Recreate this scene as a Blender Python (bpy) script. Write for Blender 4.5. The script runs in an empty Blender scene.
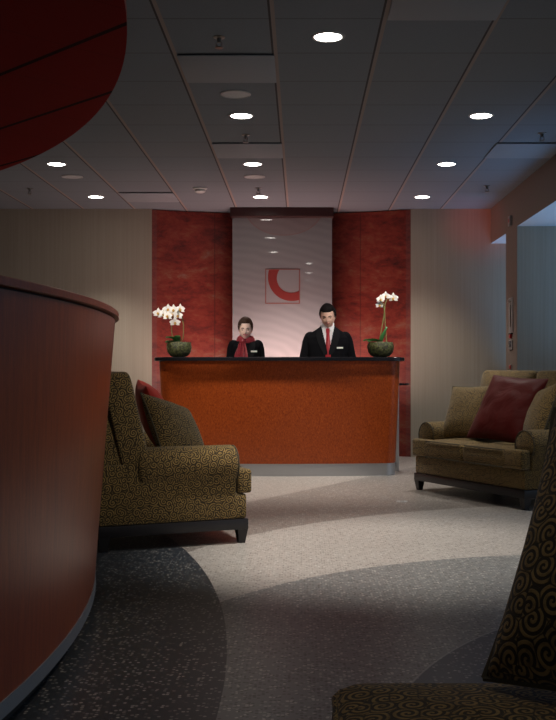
import bpy, bmesh, math, random
from mathutils import Vector, Matrix, Euler, noise
random.seed(7)
SC = bpy.context.scene
COL = SC.collection
PI = math.pi
F = 1026.0; PX = 301.0; PY = 368.0; EYE = 1.06; CEIL = 2.96
def at(px, py, Y): return Vector(((px-PX)*Y/F, Y, EYE+(PY-py)*Y/F))
# ------------------------------------------------------------------ materials
def new_mat(name):
    m = bpy.data.materials.new(name); m.use_nodes = True
    nt = m.node_tree
    return m, nt, nt.nodes['Principled BSDF']
def N(nt, t, **kw):
    n = nt.nodes.new(t)
    for k, v in kw.items():
        if k.startswith('i_'):
            n.inputs[int(k[2:])].default_value = v
        else: setattr(n, k, v)
    return n
def L(nt, a, ao, b, bi): nt.links.new(a.outputs[ao], b.inputs[bi])
def M(nt, op, a, b=None, c=None, clamp=False):
    n = nt.nodes.new('ShaderNodeMath'); n.operation = op; n.use_clamp = clamp
    for i, v in enumerate((a, b, c)):
        if v is None: continue
        if isinstance(v, (int, float)): n.inputs[i].default_value = v
        else: nt.links.new(v, n.inputs[i])
    return n.outputs[0]
def mixc(nt, fac, a, b):
    n = nt.nodes.new('ShaderNodeMix'); n.data_type = 'RGBA'
    for s, v in ((0, fac), (6, a), (7, b)):
        if isinstance(v, (int, float)): n.inputs[s].default_value = v
        elif isinstance(v, tuple): n.inputs[s].default_value = v if len(v) == 4 else (*v, 1)
        else: nt.links.new(v, n.inputs[s])
    return n.outputs[2]
def plain(name, col, rough=.5, metal=0.0, spec=.5, bump=0, bscale=60, vary=0.0):
    m, nt, b = new_mat(name)
    b.inputs['Roughness'].default_value = rough; b.inputs['Metallic'].default_value = metal
    b.inputs['Specular IOR Level'].default_value = spec
    b.inputs['Base Color'].default_value = (*col, 1)
    if bump or vary:
        tc = N(nt, 'ShaderNodeTexCoord'); nz = N(nt, 'ShaderNodeTexNoise')
        nz.inputs['Scale'].default_value = bscale; nz.inputs['Detail'].default_value = 4
        L(nt, tc, 'Object', nz, 'Vector')
        if vary:
            c = mixc(nt, nz.outputs['Fac'], tuple(x*(1-vary) for x in col), tuple(min(1, x*(1+vary)) for x in col))
            nt.links.new(c, b.inputs['Base Color'])
        if bump:
            bp = N(nt, 'ShaderNodeBump'); bp.inputs['Strength'].default_value = bump; bp.inputs['Distance'].default_value = .01
            L(nt, nz, 'Fac', bp, 'Height'); L(nt, bp, 'Normal', b, 'Normal')
    return m
def objcoord(nt, scale=(1, 1, 1), which='Object'):
    tc = N(nt, 'ShaderNodeTexCoord'); mp = N(nt, 'ShaderNodeMapping')
    mp.inputs['Scale'].default_value = scale
    L(nt, tc, which, mp, 'Vector'); return mp.outputs['Vector']
def ramp(nt, fac, stops):
    r = nt.nodes.new('ShaderNodeValToRGB')
    e = r.color_ramp.elements
    while len(e) < len(stops): e.new(.5)
    for i, (p, c) in enumerate(stops):
        e[i].position = p; e[i].color = (*c, 1)
    nt.links.new(fac, r.inputs['Fac']); return r.outputs['Color']
def noisef(nt, vec, scale, detail=3, rough=.5, dist=0):
    n = nt.nodes.new('ShaderNodeTexNoise'); n.inputs['Scale'].default_value = scale
    n.inputs['Detail'].default_value = detail; n.inputs['Roughness'].default_value = rough
    n.inputs['Distortion'].default_value = dist
    nt.links.new(vec, n.inputs['Vector']); return n.outputs['Fac']
def bump(nt, b, h, strength=.2, dist=.01):
    bp = nt.nodes.new('ShaderNodeBump'); bp.inputs['Strength'].default_value = strength
    bp.inputs['Distance'].default_value = dist
    nt.links.new(h, bp.inputs['Height']); nt.links.new(bp.outputs['Normal'], b.inputs['Normal'])

def fabric_mat(name, gold, dark, scale=20.0):
    m, nt, b = new_mat(name)
    tc = N(nt, 'ShaderNodeTexCoord'); mp = N(nt, 'ShaderNodeMapping')
    mp.inputs['Scale'].default_value = (scale, scale, scale)
    L(nt, tc, 'UV', mp, 'Vector')
    v = N(nt, 'ShaderNodeTexVoronoi', voronoi_dimensions='2D', feature='F1')
    v.inputs['Scale'].default_value = 1.0; v.inputs['Randomness'].default_value = .85
    L(nt, mp, 'Vector', v, 'Vector')
    sub = N(nt, 'ShaderNodeVectorMath', operation='SUBTRACT')
    L(nt, mp, 'Vector', sub, 0); L(nt, v, 'Position', sub, 1)
    sep = N(nt, 'ShaderNodeSeparateXYZ'); L(nt, sub, 0, sep, 0)
    ang = M(nt, 'ARCTAN2', sep.outputs[1], sep.outputs[0])
    sc = N(nt, 'ShaderNodeSeparateColor'); L(nt, v, 'Color', sc, 0)
    ph = M(nt, 'MULTIPLY', sc.outputs[0], 6.28)
    d = M(nt, 'MULTIPLY', v.outputs['Distance'], 21.0)
    s = M(nt, 'SINE', M(nt, 'ADD', M(nt, 'SUBTRACT', d, ang), ph))
    spi = M(nt, 'SMOOTHSTEP', s, -.15, .35) if False else M(nt, 'MULTIPLY', M(nt, 'ADD', s, .3), 1.6, clamp=True)
    rim = N(nt, 'ShaderNodeTexVoronoi', voronoi_dimensions='2D', feature='DISTANCE_TO_EDGE')
    rim.inputs['Scale'].default_value = 1.0; rim.inputs['Randomness'].default_value = .85
    L(nt, mp, 'Vector', rim, 'Vector')
    gap = M(nt, 'MULTIPLY', M(nt, 'SUBTRACT', rim.outputs['Distance'], .0), 16.0, clamp=True)
    f = M(nt, 'MULTIPLY', spi, gap)
    nz = noisef(nt, mp.outputs['Vector'], 7, 2)
    f = M(nt, 'MULTIPLY', f, M(nt, 'ADD', M(nt, 'MULTIPLY', noisef(nt, mp.outputs['Vector'], 1.6, 3, .7), 2.2), -.25), clamp=True)
    nt.links.new(mixc(nt, f, dark, gold), b.inputs['Base Color'])
    b.inputs['Roughness'].default_value = .85; b.inputs['Specular IOR Level'].default_value = .2
    b.inputs['Sheen Weight'].default_value = .15
    wv = noisef(nt, mp.outputs['Vector'], 30, 2)
    bump(nt, b, M(nt, 'ADD', f, M(nt, 'MULTIPLY', wv, .6)), .35, .004)
    return m
FAB = fabric_mat('scroll_fabric', (.36, .235, .080), (.038, .027, .013), 23.0)
PIPE = plain('dark_piping', (.075, .06, .034), .8)
LEGW = plain('dark_stained_wood', (.015, .012, .013), .4, vary=.2)

def satin_mat(name, col):
    m, nt, b = new_mat(name)
    v = objcoord(nt); n = noisef(nt, v, 9, 3)
    nt.links.new(mixc(nt, n, tuple(c*.8 for c in col), tuple(c*1.15 for c in col)), b.inputs['Base Color'])
    b.inputs['Roughness'].default_value = .5; b.inputs['Sheen Weight'].default_value = .05; b.inputs['Specular IOR Level'].default_value = .12
    bump(nt, b, noisef(nt, v, 5, 3, .5, 1.2), .35, .03)
    return m
SATIN = satin_mat('red_satin', (.078, .006, .0045))
SATINB = satin_mat('bright_red_satin', (.55, .045, .026))

def wood_mat(name, c1, c2, c3, grain=(6, 6, .6), rough=.28, coat=.25):
    m, nt, b = new_mat(name)
    v = objcoord(nt, grain)
    n = noisef(nt, v, 9, 6, .65, .4)
    v2 = objcoord(nt, (grain[0]*9, grain[1]*9, grain[2]*6))
    n2 = noisef(nt, v2, 14, 2)
    f = M(nt, 'ADD', M(nt, 'MULTIPLY', n, .72), M(nt, 'MULTIPLY', n2, .28))
    nt.links.new(ramp(nt, f, [(.3, c1), (.5, c2), (.7, c3)]), b.inputs['Base Color'])
    b.inputs['Roughness'].default_value = rough
    b.inputs['Specular IOR Level'].default_value = .32; b.inputs['Coat Weight'].default_value = coat; b.inputs['Coat Roughness'].default_value = .2
    return m
WOOD = wood_mat('cherry_veneer', (.13, .020, .006), (.22, .040, .010), (.31, .064, .016), (5, 5, .5), .36, .04)
BURL = wood_mat('speckled_cherry_veneer', (.17, .022, .005), (.36, .062, .010), (.58, .125, .020), (10, 10, 5.5), .32, .2)
HEADW = plain('dark_red_lacquer', (.035, .008, .007), .35)
GRAN = plain('black_granite', (.012, .011, .013), .16, vary=.4, bscale=300)
ALU = plain('brushed_aluminium', (.55, .56, .58), .38, .85)
STEEL = plain('grey_steel_strip', (.26, .30, .35), .42, .6)
TOE = plain('black_toe_kick', (.008, .008, .009), .6)
WHITE = plain('white_plastic', (.62, .62, .60), .45)
TRIMM = plain('light_trim', (.45, .45, .45), .4)
CHROME = plain('chrome', (.25, .23, .21), .3, 1.0)
TILEW = plain('pale_ceiling_panel', (.25, .27, .30), .7)
GRILLE = plain('speaker_grille', (.55, .55, .56), .6, bump=.3, bscale=400)

def emis(name, col, s):
    m, nt, b = new_mat(name)
    b.inputs['Emission Color'].default_value = (*col, 1); b.inputs['Emission Strength'].default_value = s
    b.inputs['Base Color'].default_value = (.8, .8, .8, 1); return m
LAMP = emis('lamp_glow', (1, .95, .86), 18.0)

# wallpaper: fine vertical threads
def wallpaper(name, c1, c2):
    m, nt, b = new_mat(name)
    v = objcoord(nt, (55, 55, .6)); n = noisef(nt, v, 1, 4, .7)
    v2 = objcoord(nt, (9, 9, .15)); n2 = noisef(nt, v2, 1, 2)
    f = M(nt, 'ADD', M(nt, 'MULTIPLY', n, .88), M(nt, 'MULTIPLY', n2, .12))
    nt.links.new(ramp(nt, f, [(.25, c1), (.75, c2)]), b.inputs['Base Color'])
    b.inputs['Roughness'].default_value = .8; b.inputs['Specular IOR Level'].default_value = .2
    bump(nt, b, n, .15, .004); return m
PAPER = wallpaper('beige_thread_wallpaper', (.325, .285, .225), (.405, .36, .29))
PAINT = plain('taupe_paint', (.17, .13, .105), .7)
SOFF = plain('pale_soffit_paint', (.5, .5, .5), .8)

# red plaster
m, nt, b = new_mat('mottled_red_plaster'); REDP = m
v = objcoord(nt, (1.3, 1.3, 3.2)); n = noisef(nt, v, 1.5, 8, .68, .5)
v2 = objcoord(nt, (5, 5, 9)); n2 = noisef(nt, v2, 2.2, 6, .75, .3)
f = M(nt, 'ADD', M(nt, 'MULTIPLY', n, .62), M(nt, 'MULTIPLY', n2, .38))
c = ramp(nt, f, [(.34, (.035, .008, .008)), (.43, (.13, .018, .013)), (.51, (.20, .028, .018)), (.57, (.215, .052, .029)), (.66, (.21, .11, .085))])
tc = N(nt, 'ShaderNodeTexCoord'); sp = N(nt, 'ShaderNodeSeparateXYZ'); L(nt, tc, 'Object', sp, 0)
seam = None
for X in (-1.05, .72):
    d = M(nt, 'LESS_THAN', M(nt, 'ABSOLUTE', M(nt, 'SUBTRACT', sp.outputs[0], X)), .006)
    seam = d if seam is None else M(nt, 'ADD', seam, d)
c = mixc(nt, M(nt, 'MULTIPLY', seam, .5), c, (.05, .01, .01))
edge = M(nt, 'GREATER_THAN', M(nt, 'ABSOLUTE', M(nt, 'ADD', sp.outputs[0], .235)), 1.49)
worn = M(nt, 'MULTIPLY', edge, M(nt, 'MULTIPLY', n2, 1.0))
c = mixc(nt, M(nt, 'MULTIPLY', worn, .6), c, (.13, .075, .075))
nt.links.new(c, b.inputs['Base Color']); b.inputs['Roughness'].default_value = .42
b.inputs['Specular IOR Level'].default_value = .35
bump(nt, b, f, .25, .02)

# ceiling tiles
m, nt, b = new_mat('acoustic_tile_grid'); CEILM = m
tc = N(nt, 'ShaderNodeTexCoord'); sp = N(nt, 'ShaderNodeSeparateXYZ'); L(nt, tc, 'Object', sp, 0)
T = .61
def gridline(axis, off, w):
    a = M(nt, 'FRACT', M(nt, 'DIVIDE', M(nt, 'SUBTRACT', sp.outputs[axis], off-100*T), T))
    d = M(nt, 'SUBTRACT', .5, M(nt, 'ABSOLUTE', M(nt, 'SUBTRACT', a, .5)))
    return M(nt, 'LESS_THAN', d, w/T/2)
bar = gridline(0, -.152, .022); cr = gridline(1, 6.19, .011); sh = gridline(0, -.170, .012)
nz = noisef(nt, tc.outputs['Object'], 120, 3)
tone = N(nt, 'ShaderNodeTexWhiteNoise', noise_dimensions='2D')
flo = N(nt, 'ShaderNodeVectorMath', operation='FLOOR'); mpv = N(nt, 'ShaderNodeMapping')
mpv.inputs['Location'].default_value = (.152/T+50, -6.19/T+50, 0); mpv.inputs['Scale'].default_value = (1/T, 1/T, 1/T)
L(nt, tc, 'Object', mpv, 'Vector'); L(nt, mpv, 'Vector', flo, 0); L(nt, flo, 0, tone, 'Vector')
base = mixc(nt, nz, (.170, .192, .222), (.222, .245, .275))
base = mixc(nt, M(nt, 'MULTIPLY', tone.outputs['Value'], .16), base, (.22, .21, .21))
c = mixc(nt, M(nt, 'MULTIPLY', cr, .75), base, (.10, .10, .105))
c = mixc(nt, sh, c, (.07, .06, .06))
c = mixc(nt, bar, c, (.31, .25, .23))
nt.links.new(c, b.inputs['Base Color']); b.inputs['Roughness'].default_value = .8
b.inputs['Specular IOR Level'].default_value = .15

# red canopy panels, seams at 45 degrees
m, nt, b = new_mat('red_canopy_panels'); CANM = m
tc = N(nt, 'ShaderNodeTexCoord'); sp = N(nt, 'ShaderNodeSeparateXYZ'); L(nt, tc, 'Object', sp, 0)
def diag(sgn, off, w):
    s = M(nt, 'ADD', sp.outputs[1], M(nt, 'MULTIPLY', sp.outputs[0], sgn))
    a = M(nt, 'FRACT', M(nt, 'DIVIDE', M(nt, 'SUBTRACT', s, off-100*.862), .862))
    d = M(nt, 'SUBTRACT', .5, M(nt, 'ABSOLUTE', M(nt, 'SUBTRACT', a, .5)))
    return M(nt, 'LESS_THAN', d, w/.862/2)
c = mixc(nt, M(nt, 'MULTIPLY', diag(1, 3.82, .042), .97), (.21, .011, .009), (.02, .004, .004))
c = mixc(nt, M(nt, 'MULTIPLY', diag(-1, 6.9, .008), .4), c, (.05, .008, .008))
nt.links.new(c, b.inputs['Base Color']); b.inputs['Roughness'].default_value = .8; b.inputs['Specular IOR Level'].default_value = .05
CANE = plain('red_canopy_edge', (.26, .02, .014), .5)

# terrazzo
def circ3(p, q, r):
    ax, ay = p; bx, by = q; cx, cy = r
    d = 2*(ax*(by-cy)+bx*(cy-ay)+cx*(ay-by))
    ux = ((ax*ax+ay*ay)*(by-cy)+(bx*bx+by*by)*(cy-ay)+(cx*cx+cy*cy)*(ay-by))/d
    uy = ((ax*ax+ay*ay)*(cx-bx)+(bx*bx+by*by)*(ax-cx)+(cx*cx+cy*cy)*(bx-ax))/d
    return ux, uy, math.hypot(ax-ux, ay-uy)
def fl(px, py):
    Y = F*EYE/(py-PY); return ((px-PX)*Y/F, Y)
m, nt, b = new_mat('terrazzo'); TERR = m
tc = N(nt, 'ShaderNodeTexCoord'); sp = N(nt, 'ShaderNodeSeparateXYZ'); L(nt, tc, 'Object', sp, 0)
def incirc(cx, cy, r):
    dx = M(nt, 'SUBTRACT', sp.outputs[0], cx); dy = M(nt, 'SUBTRACT', sp.outputs[1], cy)
    d = M(nt, 'SQRT', M(nt, 'ADD', M(nt, 'MULTIPLY', dx, dx), M(nt, 'MULTIPLY', dy, dy)))
    return M(nt, 'LESS_THAN', d, r), M(nt, 'LESS_THAN', M(nt, 'ABSOLUTE', M(nt, 'SUBTRACT', d, r)), .004)
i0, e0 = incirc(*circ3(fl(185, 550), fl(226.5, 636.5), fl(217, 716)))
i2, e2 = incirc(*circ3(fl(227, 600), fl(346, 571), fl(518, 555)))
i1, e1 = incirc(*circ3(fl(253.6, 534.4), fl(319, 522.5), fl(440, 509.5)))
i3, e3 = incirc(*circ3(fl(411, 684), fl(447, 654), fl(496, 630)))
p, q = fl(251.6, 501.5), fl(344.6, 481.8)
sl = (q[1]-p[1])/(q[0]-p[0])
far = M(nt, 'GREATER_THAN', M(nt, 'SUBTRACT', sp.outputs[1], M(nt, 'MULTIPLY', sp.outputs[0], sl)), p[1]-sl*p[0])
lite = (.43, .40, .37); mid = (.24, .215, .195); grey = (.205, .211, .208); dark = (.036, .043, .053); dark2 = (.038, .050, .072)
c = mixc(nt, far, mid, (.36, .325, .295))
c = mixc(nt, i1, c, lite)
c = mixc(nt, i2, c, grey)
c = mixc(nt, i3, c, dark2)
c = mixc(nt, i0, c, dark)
vor = N(nt, 'ShaderNodeTexVoronoi', feature='F1', voronoi_dimensions='2D'); vor.inputs['Scale'].default_value = 72
L(nt, tc, 'Object', vor, 'Vector')
sc_ = N(nt, 'ShaderNodeSeparateColor'); L(nt, vor, 'Color', sc_, 0)
dist = M(nt, 'LESS_THAN', vor.outputs['Distance'], .42)
chip = M(nt, 'MULTIPLY', M(nt, 'GREATER_THAN', sc_.outputs[0], .74), dist)
chd = M(nt, 'MULTIPLY', M(nt, 'LESS_THAN', sc_.outputs[0], .24), dist)
isd = M(nt, 'ADD', i0, i3, clamp=True)
chd = M(nt, 'MULTIPLY', chd, M(nt, 'SUBTRACT', 1.0, isd))
chip = M(nt, 'MULTIPLY', chip, sc_.outputs[1])
mul = N(nt, 'ShaderNodeMix', data_type='RGBA', blend_type='MULTIPLY'); mul.inputs[0].default_value = 1
nt.links.new(c, mul.inputs[6]); mul.inputs[7].default_value = (.5, .48, .47, 1)
c2 = mixc(nt, chd, c, mul.outputs[2])
c2 = mixc(nt, M(nt, 'MULTIPLY', chip, M(nt, 'SUBTRACT', .75, M(nt, 'MULTIPLY', isd, .22))), c2, (.68, .66, .62))
edge3 = M(nt, 'MULTIPLY', e3, .45)
c2 = mixc(nt, edge3, c2, (.45, .45, .45))
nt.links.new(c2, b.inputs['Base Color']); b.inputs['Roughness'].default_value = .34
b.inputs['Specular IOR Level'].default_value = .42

# silver banner panel with faint ripples and a ghost swirl
m, nt, b = new_mat('silver_ripple_panel'); SILV = m
tc = N(nt, 'ShaderNodeTexCoord'); sp = N(nt, 'ShaderNodeSeparateXYZ'); L(nt, tc, 'Object', sp, 0)
wv = N(nt, 'ShaderNodeTexWave', wave_type='RINGS', rings_direction='Y'); wv.inputs['Scale'].default_value = 2.6
wv.inputs['Distortion'].default_value = 5; wv.inputs['Detail'].default_value = 2; wv.inputs['Detail Scale'].default_value = .8
mp = N(nt, 'ShaderNodeMapping'); mp.inputs['Location'].default_value = (.9, 0, -.2); mp.inputs['Scale'].default_value = (.9, .9, 1.3)
L(nt, tc, 'Object', mp, 'Vector'); L(nt, mp, 'Vector', wv, 'Vector')
c = mixc(nt, wv.outputs['Fac'], (.200, .204, .212), (.222, .225, .231))
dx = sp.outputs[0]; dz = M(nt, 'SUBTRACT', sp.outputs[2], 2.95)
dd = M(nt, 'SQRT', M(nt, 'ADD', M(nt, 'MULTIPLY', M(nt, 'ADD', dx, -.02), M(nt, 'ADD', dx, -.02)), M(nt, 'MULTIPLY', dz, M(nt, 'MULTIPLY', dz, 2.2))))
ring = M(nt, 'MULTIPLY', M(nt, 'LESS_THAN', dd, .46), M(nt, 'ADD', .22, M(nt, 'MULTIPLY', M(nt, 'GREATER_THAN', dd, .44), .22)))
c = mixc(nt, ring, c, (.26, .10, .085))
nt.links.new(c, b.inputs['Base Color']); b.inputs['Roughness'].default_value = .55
b.inputs['Coat Weight'].default_value = .9; b.inputs['Coat Roughness'].default_value = .02; b.inputs['Coat IOR'].default_value = 1.42
LOGOR = plain('logo_red', (.19, .022, .018), .5, vary=.15, bscale=40)
LOGOS = plain('logo_square_silver', (.211, .214, .221), .55)
LOGOE = plain('logo_square_outline', (.20, .07, .06), .5)

# ------------------------------------------------------------------ mesh helpers
def box_uv(bm):
    uv = bm.loops.layers.uv.verify()
    bm.normal_update()
    for f in bm.faces:
        n = f.normal; a = max(range(3), key=lambda i: abs(n[i]))
        i, j = ((1, 2), (0, 2), (0, 1))[a]
        for l in f.loops:
            co = l.vert.co; l[uv].uv = (co[i]+a*1.37, co[j]+a*.71)
def link(name, bm, mat, parent=None, smooth=True, uv=False, mw=None):
    bm.normal_update()
    if uv: box_uv(bm)
    me = bpy.data.meshes.new(name)
    bm.to_mesh(me); bm.free()
    for p in me.polygons: p.use_smooth = smooth
    o = bpy.data.objects.new(name, me); COL.objects.link(o)
    if mat is not None:
        for mm in (mat if isinstance(mat, (list, tuple)) else [mat]): me.materials.append(mm)
    if parent is not None: o.parent = parent
    return o
def flat_edges(o, ang=35):
    me = o.data
    try: me.set_sharp_from_angle(angle=math.radians(ang))
    except Exception: pass
    return o
def part(name, bm, mat, parent, smooth=True, uv=False):
    return flat_edges(link(name, bm, mat, parent, smooth, uv))
def root(name, loc, rotz, label, cat, group=None):
    o = bpy.data.objects.new(name, None); COL.objects.link(o)
    o.location = loc; o.rotation_euler = (0, 0, rotz); o.empty_display_size = .1
    return tag(o, label, cat, group)
def tag(o, label, cat, group=None):
    o['label'] = label; o['category'] = cat
    if group: o['group'] = group
    return o
def struct(name, bm, mat, smooth=False):
    o = link(name, bm, mat, None, smooth); o['kind'] = 'structure'; return o
def box(bm, x0, x1, y0, y1, z0, z1, bevel=0, seg=2):
    r = bmesh.ops.create_cube(bm, size=1)
    vs = r['verts']
    for v in vs:
        v.co = Vector(((x0+x1)/2+v.co.x*(x1-x0), (y0+y1)/2+v.co.y*(y1-y0), (z0+z1)/2+v.co.z*(z1-z0)))
    if bevel:
        es = list({e for v in vs for e in v.link_edges})
        bmesh.ops.bevel(bm, geom=es, offset=bevel, segments=seg, profile=.5, affect='EDGES')
    return vs
def loft(bm, rings, closed=True, cap=True):
    rows = [[bm.verts.new(p) for p in r] for r in rings]
    n = len(rows[0])
    for a, b_ in zip(rows, rows[1:]):
        for i in range(n if closed else n-1):
            j = (i+1) % n
            bm.faces.new((a[i], a[j], b_[j], b_[i]))
    if cap and closed:
        bm.faces.new(list(reversed(rows[0]))); bm.faces.new(rows[-1])
    return rows
def frame_of(d):
    d = d.normalized(); u = d.orthogonal().normalized(); return u, d.cross(u)
def tube(bm, pts, rad, n=8, cap=True):
    pts = [Vector(p) for p in pts]
    if not hasattr(rad, '__len__'): rad = [rad]*len(pts)
    rings = []; up = None
    for i, p in enumerate(pts):
        d = (pts[min(i+1, len(pts)-1)]-pts[max(i-1, 0)]).normalized()
        if up is None: up = d.orthogonal().normalized()
        up = (up-d*up.dot(d)).normalized(); w = d.cross(up)
        rings.append([p+(up*math.cos(2*PI*k/n)+w*math.sin(2*PI*k/n))*rad[i] for k in range(n)])
    loft(bm, rings, True, cap)
def ball(bm, c, rx, ry=None, rz=None, u=16, v=10, rot=None):
    ry = ry or rx; rz = rz or rx
    r = bmesh.ops.create_uvsphere(bm, u_segments=u, v_segments=v, radius=1)
    for q in r['verts']:
        p = Vector((q.co.x*rx, q.co.y*ry, q.co.z*rz))
        if rot is not None: p = rot @ p
        q.co = p+Vector(c)
    return r['verts']
def capsule(bm, p0, r0, p1, r1, n=14):
    p0 = Vector(p0); p1 = Vector(p1); d = p1-p0; u, w = frame_of(d); d = d.normalized()
    rings = []
    for k in range(5):
        a = PI/2*(1-k/4); a = min(a, PI/2-.05)
        rings.append([p0-d*math.sin(a)*r0+(u*math.cos(2*PI*j/n)+w*math.sin(2*PI*j/n))*math.cos(a)*r0 for j in range(n)])
    for k in range(5):
        a = min(PI/2*k/4, PI/2-.05)
        rings.append([p1+d*math.sin(a)*r1+(u*math.cos(2*PI*j/n)+w*math.sin(2*PI*j/n))*math.cos(a)*r1 for j in range(n)])
    loft(bm, rings)
def lathe(bm, prof, n=32, c=(0, 0, 0), cap=True):
    rings = [[Vector((c[0]+r*math.cos(2*PI*k/n), c[1]+r*math.sin(2*PI*k/n), c[2]+z)) for k in range(n)] for r, z in prof]
    loft(bm, rings, True, cap)
def remeshed(bm, vox, smooth_it=2):
    me = bpy.data.meshes.new('tmp'); bm.to_mesh(me); bm.free()
    o = bpy.data.objects.new('tmp', me); COL.objects.link(o)
    r = o.modifiers.new('r', 'REMESH'); r.mode = 'VOXEL'; r.voxel_size = vox
    if smooth_it:
        s = o.modifiers.new('s', 'SMOOTH'); s.factor = .5; s.iterations = smooth_it
    dg = bpy.context.evaluated_depsgraph_get(); ev = o.evaluated_get(dg)
    out = bmesh.new(); out.from_mesh(ev.to_mesh()); ev.to_mesh_clear()
    bpy.data.objects.remove(o); bpy.data.meshes.remove(me)
    return out

# ------------------------------------------------------------------ setting
Yw = 12.25
XB = 2.265
bm = bmesh.new(); box(bm, -5, 6, -2, 12.9, -.06, 0); struct('floor', bm, TERR)
bm = bmesh.new(); box(bm, -5, XB, -2, 12.9, CEIL, CEIL+.06); struct('ceiling', bm, CEILM)
NX0, NX1 = -1.78, 1.31; NC = (NX0+NX1)/2
bm = bmesh.new()
box(bm, -5, NX0, Yw, Yw+.65, 0, CEIL); box(bm, NX1, 6, Yw, Yw+.65, 0, CEIL)
struct('wall_back', bm, PAPER)
Rn = 3.58
def niche_y(x): return 12.25+(1.545**2-(x-NC)**2)/(2*Rn)
bm = bmesh.new()
xs = [NX0+(NX1-NX0)*i/48 for i in range(49)]
loft(bm, [[(x, niche_y(x), 0) for x in xs]+[(x, 12.66, 0) for x in reversed(xs)],
          [(x, niche_y(x), CEIL-.01) for x in xs]+[(x, 12.66, CEIL-.01) for x in reversed(xs)]])
struct('wall_niche', bm, REDP, True); flat_edges(bpy.data.objects['wall_niche'])
bm = bmesh.new(); box(bm, -5.1, -5, -2, 12.9, 0, CEIL); struct('wall_left', bm, PAPER)
bm = bmesh.new(); box(bm, XB, 6, -2, Yw, 2.546, CEIL+.06); o = struct('wall_bulkhead', bm, [PAINT, SOFF])
for p in o.data.polygons:
    if p.normal.z < -.5: p.material_index = 1
bm = bmesh.new(); box(bm, XB, 6, 10.75, 11.34, 0, 2.546); o = struct('wall_right', bm, [PAPER, PAINT])
for p in o.data.polygons:
    if p.normal.x < -.5: p.material_index = 1
# dark lacquered header over the silver panel
bm = bmesh.new(); x0 = (230.5-PX)*12.2/F; x1 = (333.5-PX)*12.2/F
box(bm, x0, x1, 12.12, 12.32, EYE+(PY-216.5)*12.15/F, CEIL, .004)
o = link('trim_1', bm, HEADW, None, False); o['kind'] = 'structure'

# silver banner panel
X0 = (232.5-PX)*Yw/F; X1 = (332-PX)*Yw/F
pan = root('banner_panel', ((X0+X1)/2, Yw, 0), 0, 'tall silver panel with a red crescent emblem behind the reception desk', 'panel')
bm = bmesh.new(); box(bm, -(X1-X0)/2, (X1-X0)/2, 0, .03, .02, EYE+(PY-216)*Yw/F+.01)
part('sheet', bm, SILV, pan, False)
for s in (-1, 1):
    w = (X1-X0)/2-.05
    bm = bmesh.new(); box(bm, s*w-.02, s*w+.02, .03, .09, 0, .5, .003)
    part('foot_bracket', bm, ALU, pan, False)
# emblem square
def pxz(px, py): v = at(px, py, Yw); return v.x-(X0+X1)/2, v.z
sx0, sz1 = pxz(265.2, 268.8); sx1, sz0 = pxz(300, 303.8)
bm = bmesh.new(); box(bm, sx0+.008, sx1-.008, -.002, 0, sz0+.008, sz1-.008)
part('emblem_square', bm, LOGOS, pan, False)
bm = bmesh.new()
box(bm, sx0, sx0+.012, -.004, 0, sz0, sz1); box(bm, sx1-.012, sx1, -.004, 0, sz0, sz1)
box(bm, sx0, sx1, -.004, 0, sz0, sz0+.012); box(bm, sx0, sx1, -.004, 0, sz1-.012, sz1)
part('emblem_outline', bm, LOGOE, pan, False)
bm = bmesh.new()
# crescent: outer circle and offset inner circle, clipped by the square
ocx, ocz = pxz(291.9, 277.1); oR = 24.0*Yw/F; icx, icz = pxz(291.4, 278.2); iR = 14.6*Yw/F
cols = []
for j in range(7):
    t = j/6; cx = ocx*(1-t)+icx*t; cz = ocz*(1-t)+icz*t; r = oR*(1-t)+iR*t
    a0 = PI-math.asin((sz1-.012-cz)/r); a1 = 2*PI-math.acos((sx1-.012-cx)/r)
    cols.append([(cx+r*math.cos(a0+(a1-a0)*k/60), cz+r*math.sin(a0+(a1-a0)*k/60)) for k in range(61)])
grid = [[c_[k] for c_ in cols] for k in range(61)]
vf = [[bm.verts.new((x, -.0045, z)) for x, z in r] for r in grid]
for a_, b_ in zip(vf, vf[1:]):
    for j in range(6):
        q = [a_[j], a_[j+1], b_[j+1], b_[j]]
        try: bm.faces.new(q)
        except Exception: pass
bmesh.ops.dissolve_degenerate(bm, edges=bm.edges[:], dist=1e-5)
r = bmesh.ops.extrude_face_region(bm, geom=bm.faces[:])
for v in r['geom']:
    if isinstance(v, bmesh.types.BMVert): v.co.y += .0035
part('crescent', bm, LOGOR, pan, False)

# ------------------------------------------------------------------ canopy (dropped ceiling over front counter)
bm = bmesh.new()
cx, cy, R = -7.6, 3.55, 6.9
def arcpts(cx, cy, R, y0, y1, n, xmin=-4.98):
    out = []
    for i in range(n+1):
        y = y0+(y1-y0)*i/n; x = cx+math.sqrt(max(0, R*R-(y-cy)**2)); out.append((max(x, xmin), y))
    return out
ap = arcpts(cx, cy, R, -1.9, 9.9, 80)
poly = ap+[(-4.98, 9.9), (-4.98, -1.9)]
poly = [p for i, p in enumerate(poly) if i == 0 or (Vector(p)-Vector(poly[i-1])).length > 1e-4]
loft(bm, [[(x, y, 2.605) for x, y in poly], [(x, y, 2.66) for x, y in poly]])
o = link('ceiling_canopy', bm, [CANM, CANE], None, True); flat_edges(o)
for p in o.data.polygons:
    if abs(p.normal.z) < .5: p.material_index = 1
tag(o, 'big red curved canopy of diagonal panels hung below the ceiling', 'canopy')
for x, y in ((-1.6, 4.2), (-3.0, 6.6), (-3.6, 2.0), (-1.7, 1.0)):
    bm = bmesh.new(); tube(bm, [(x, y, 2.66), (x, y, CEIL)], .008, 8)
    part('hanger_rod', bm, CHROME, o)

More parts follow.
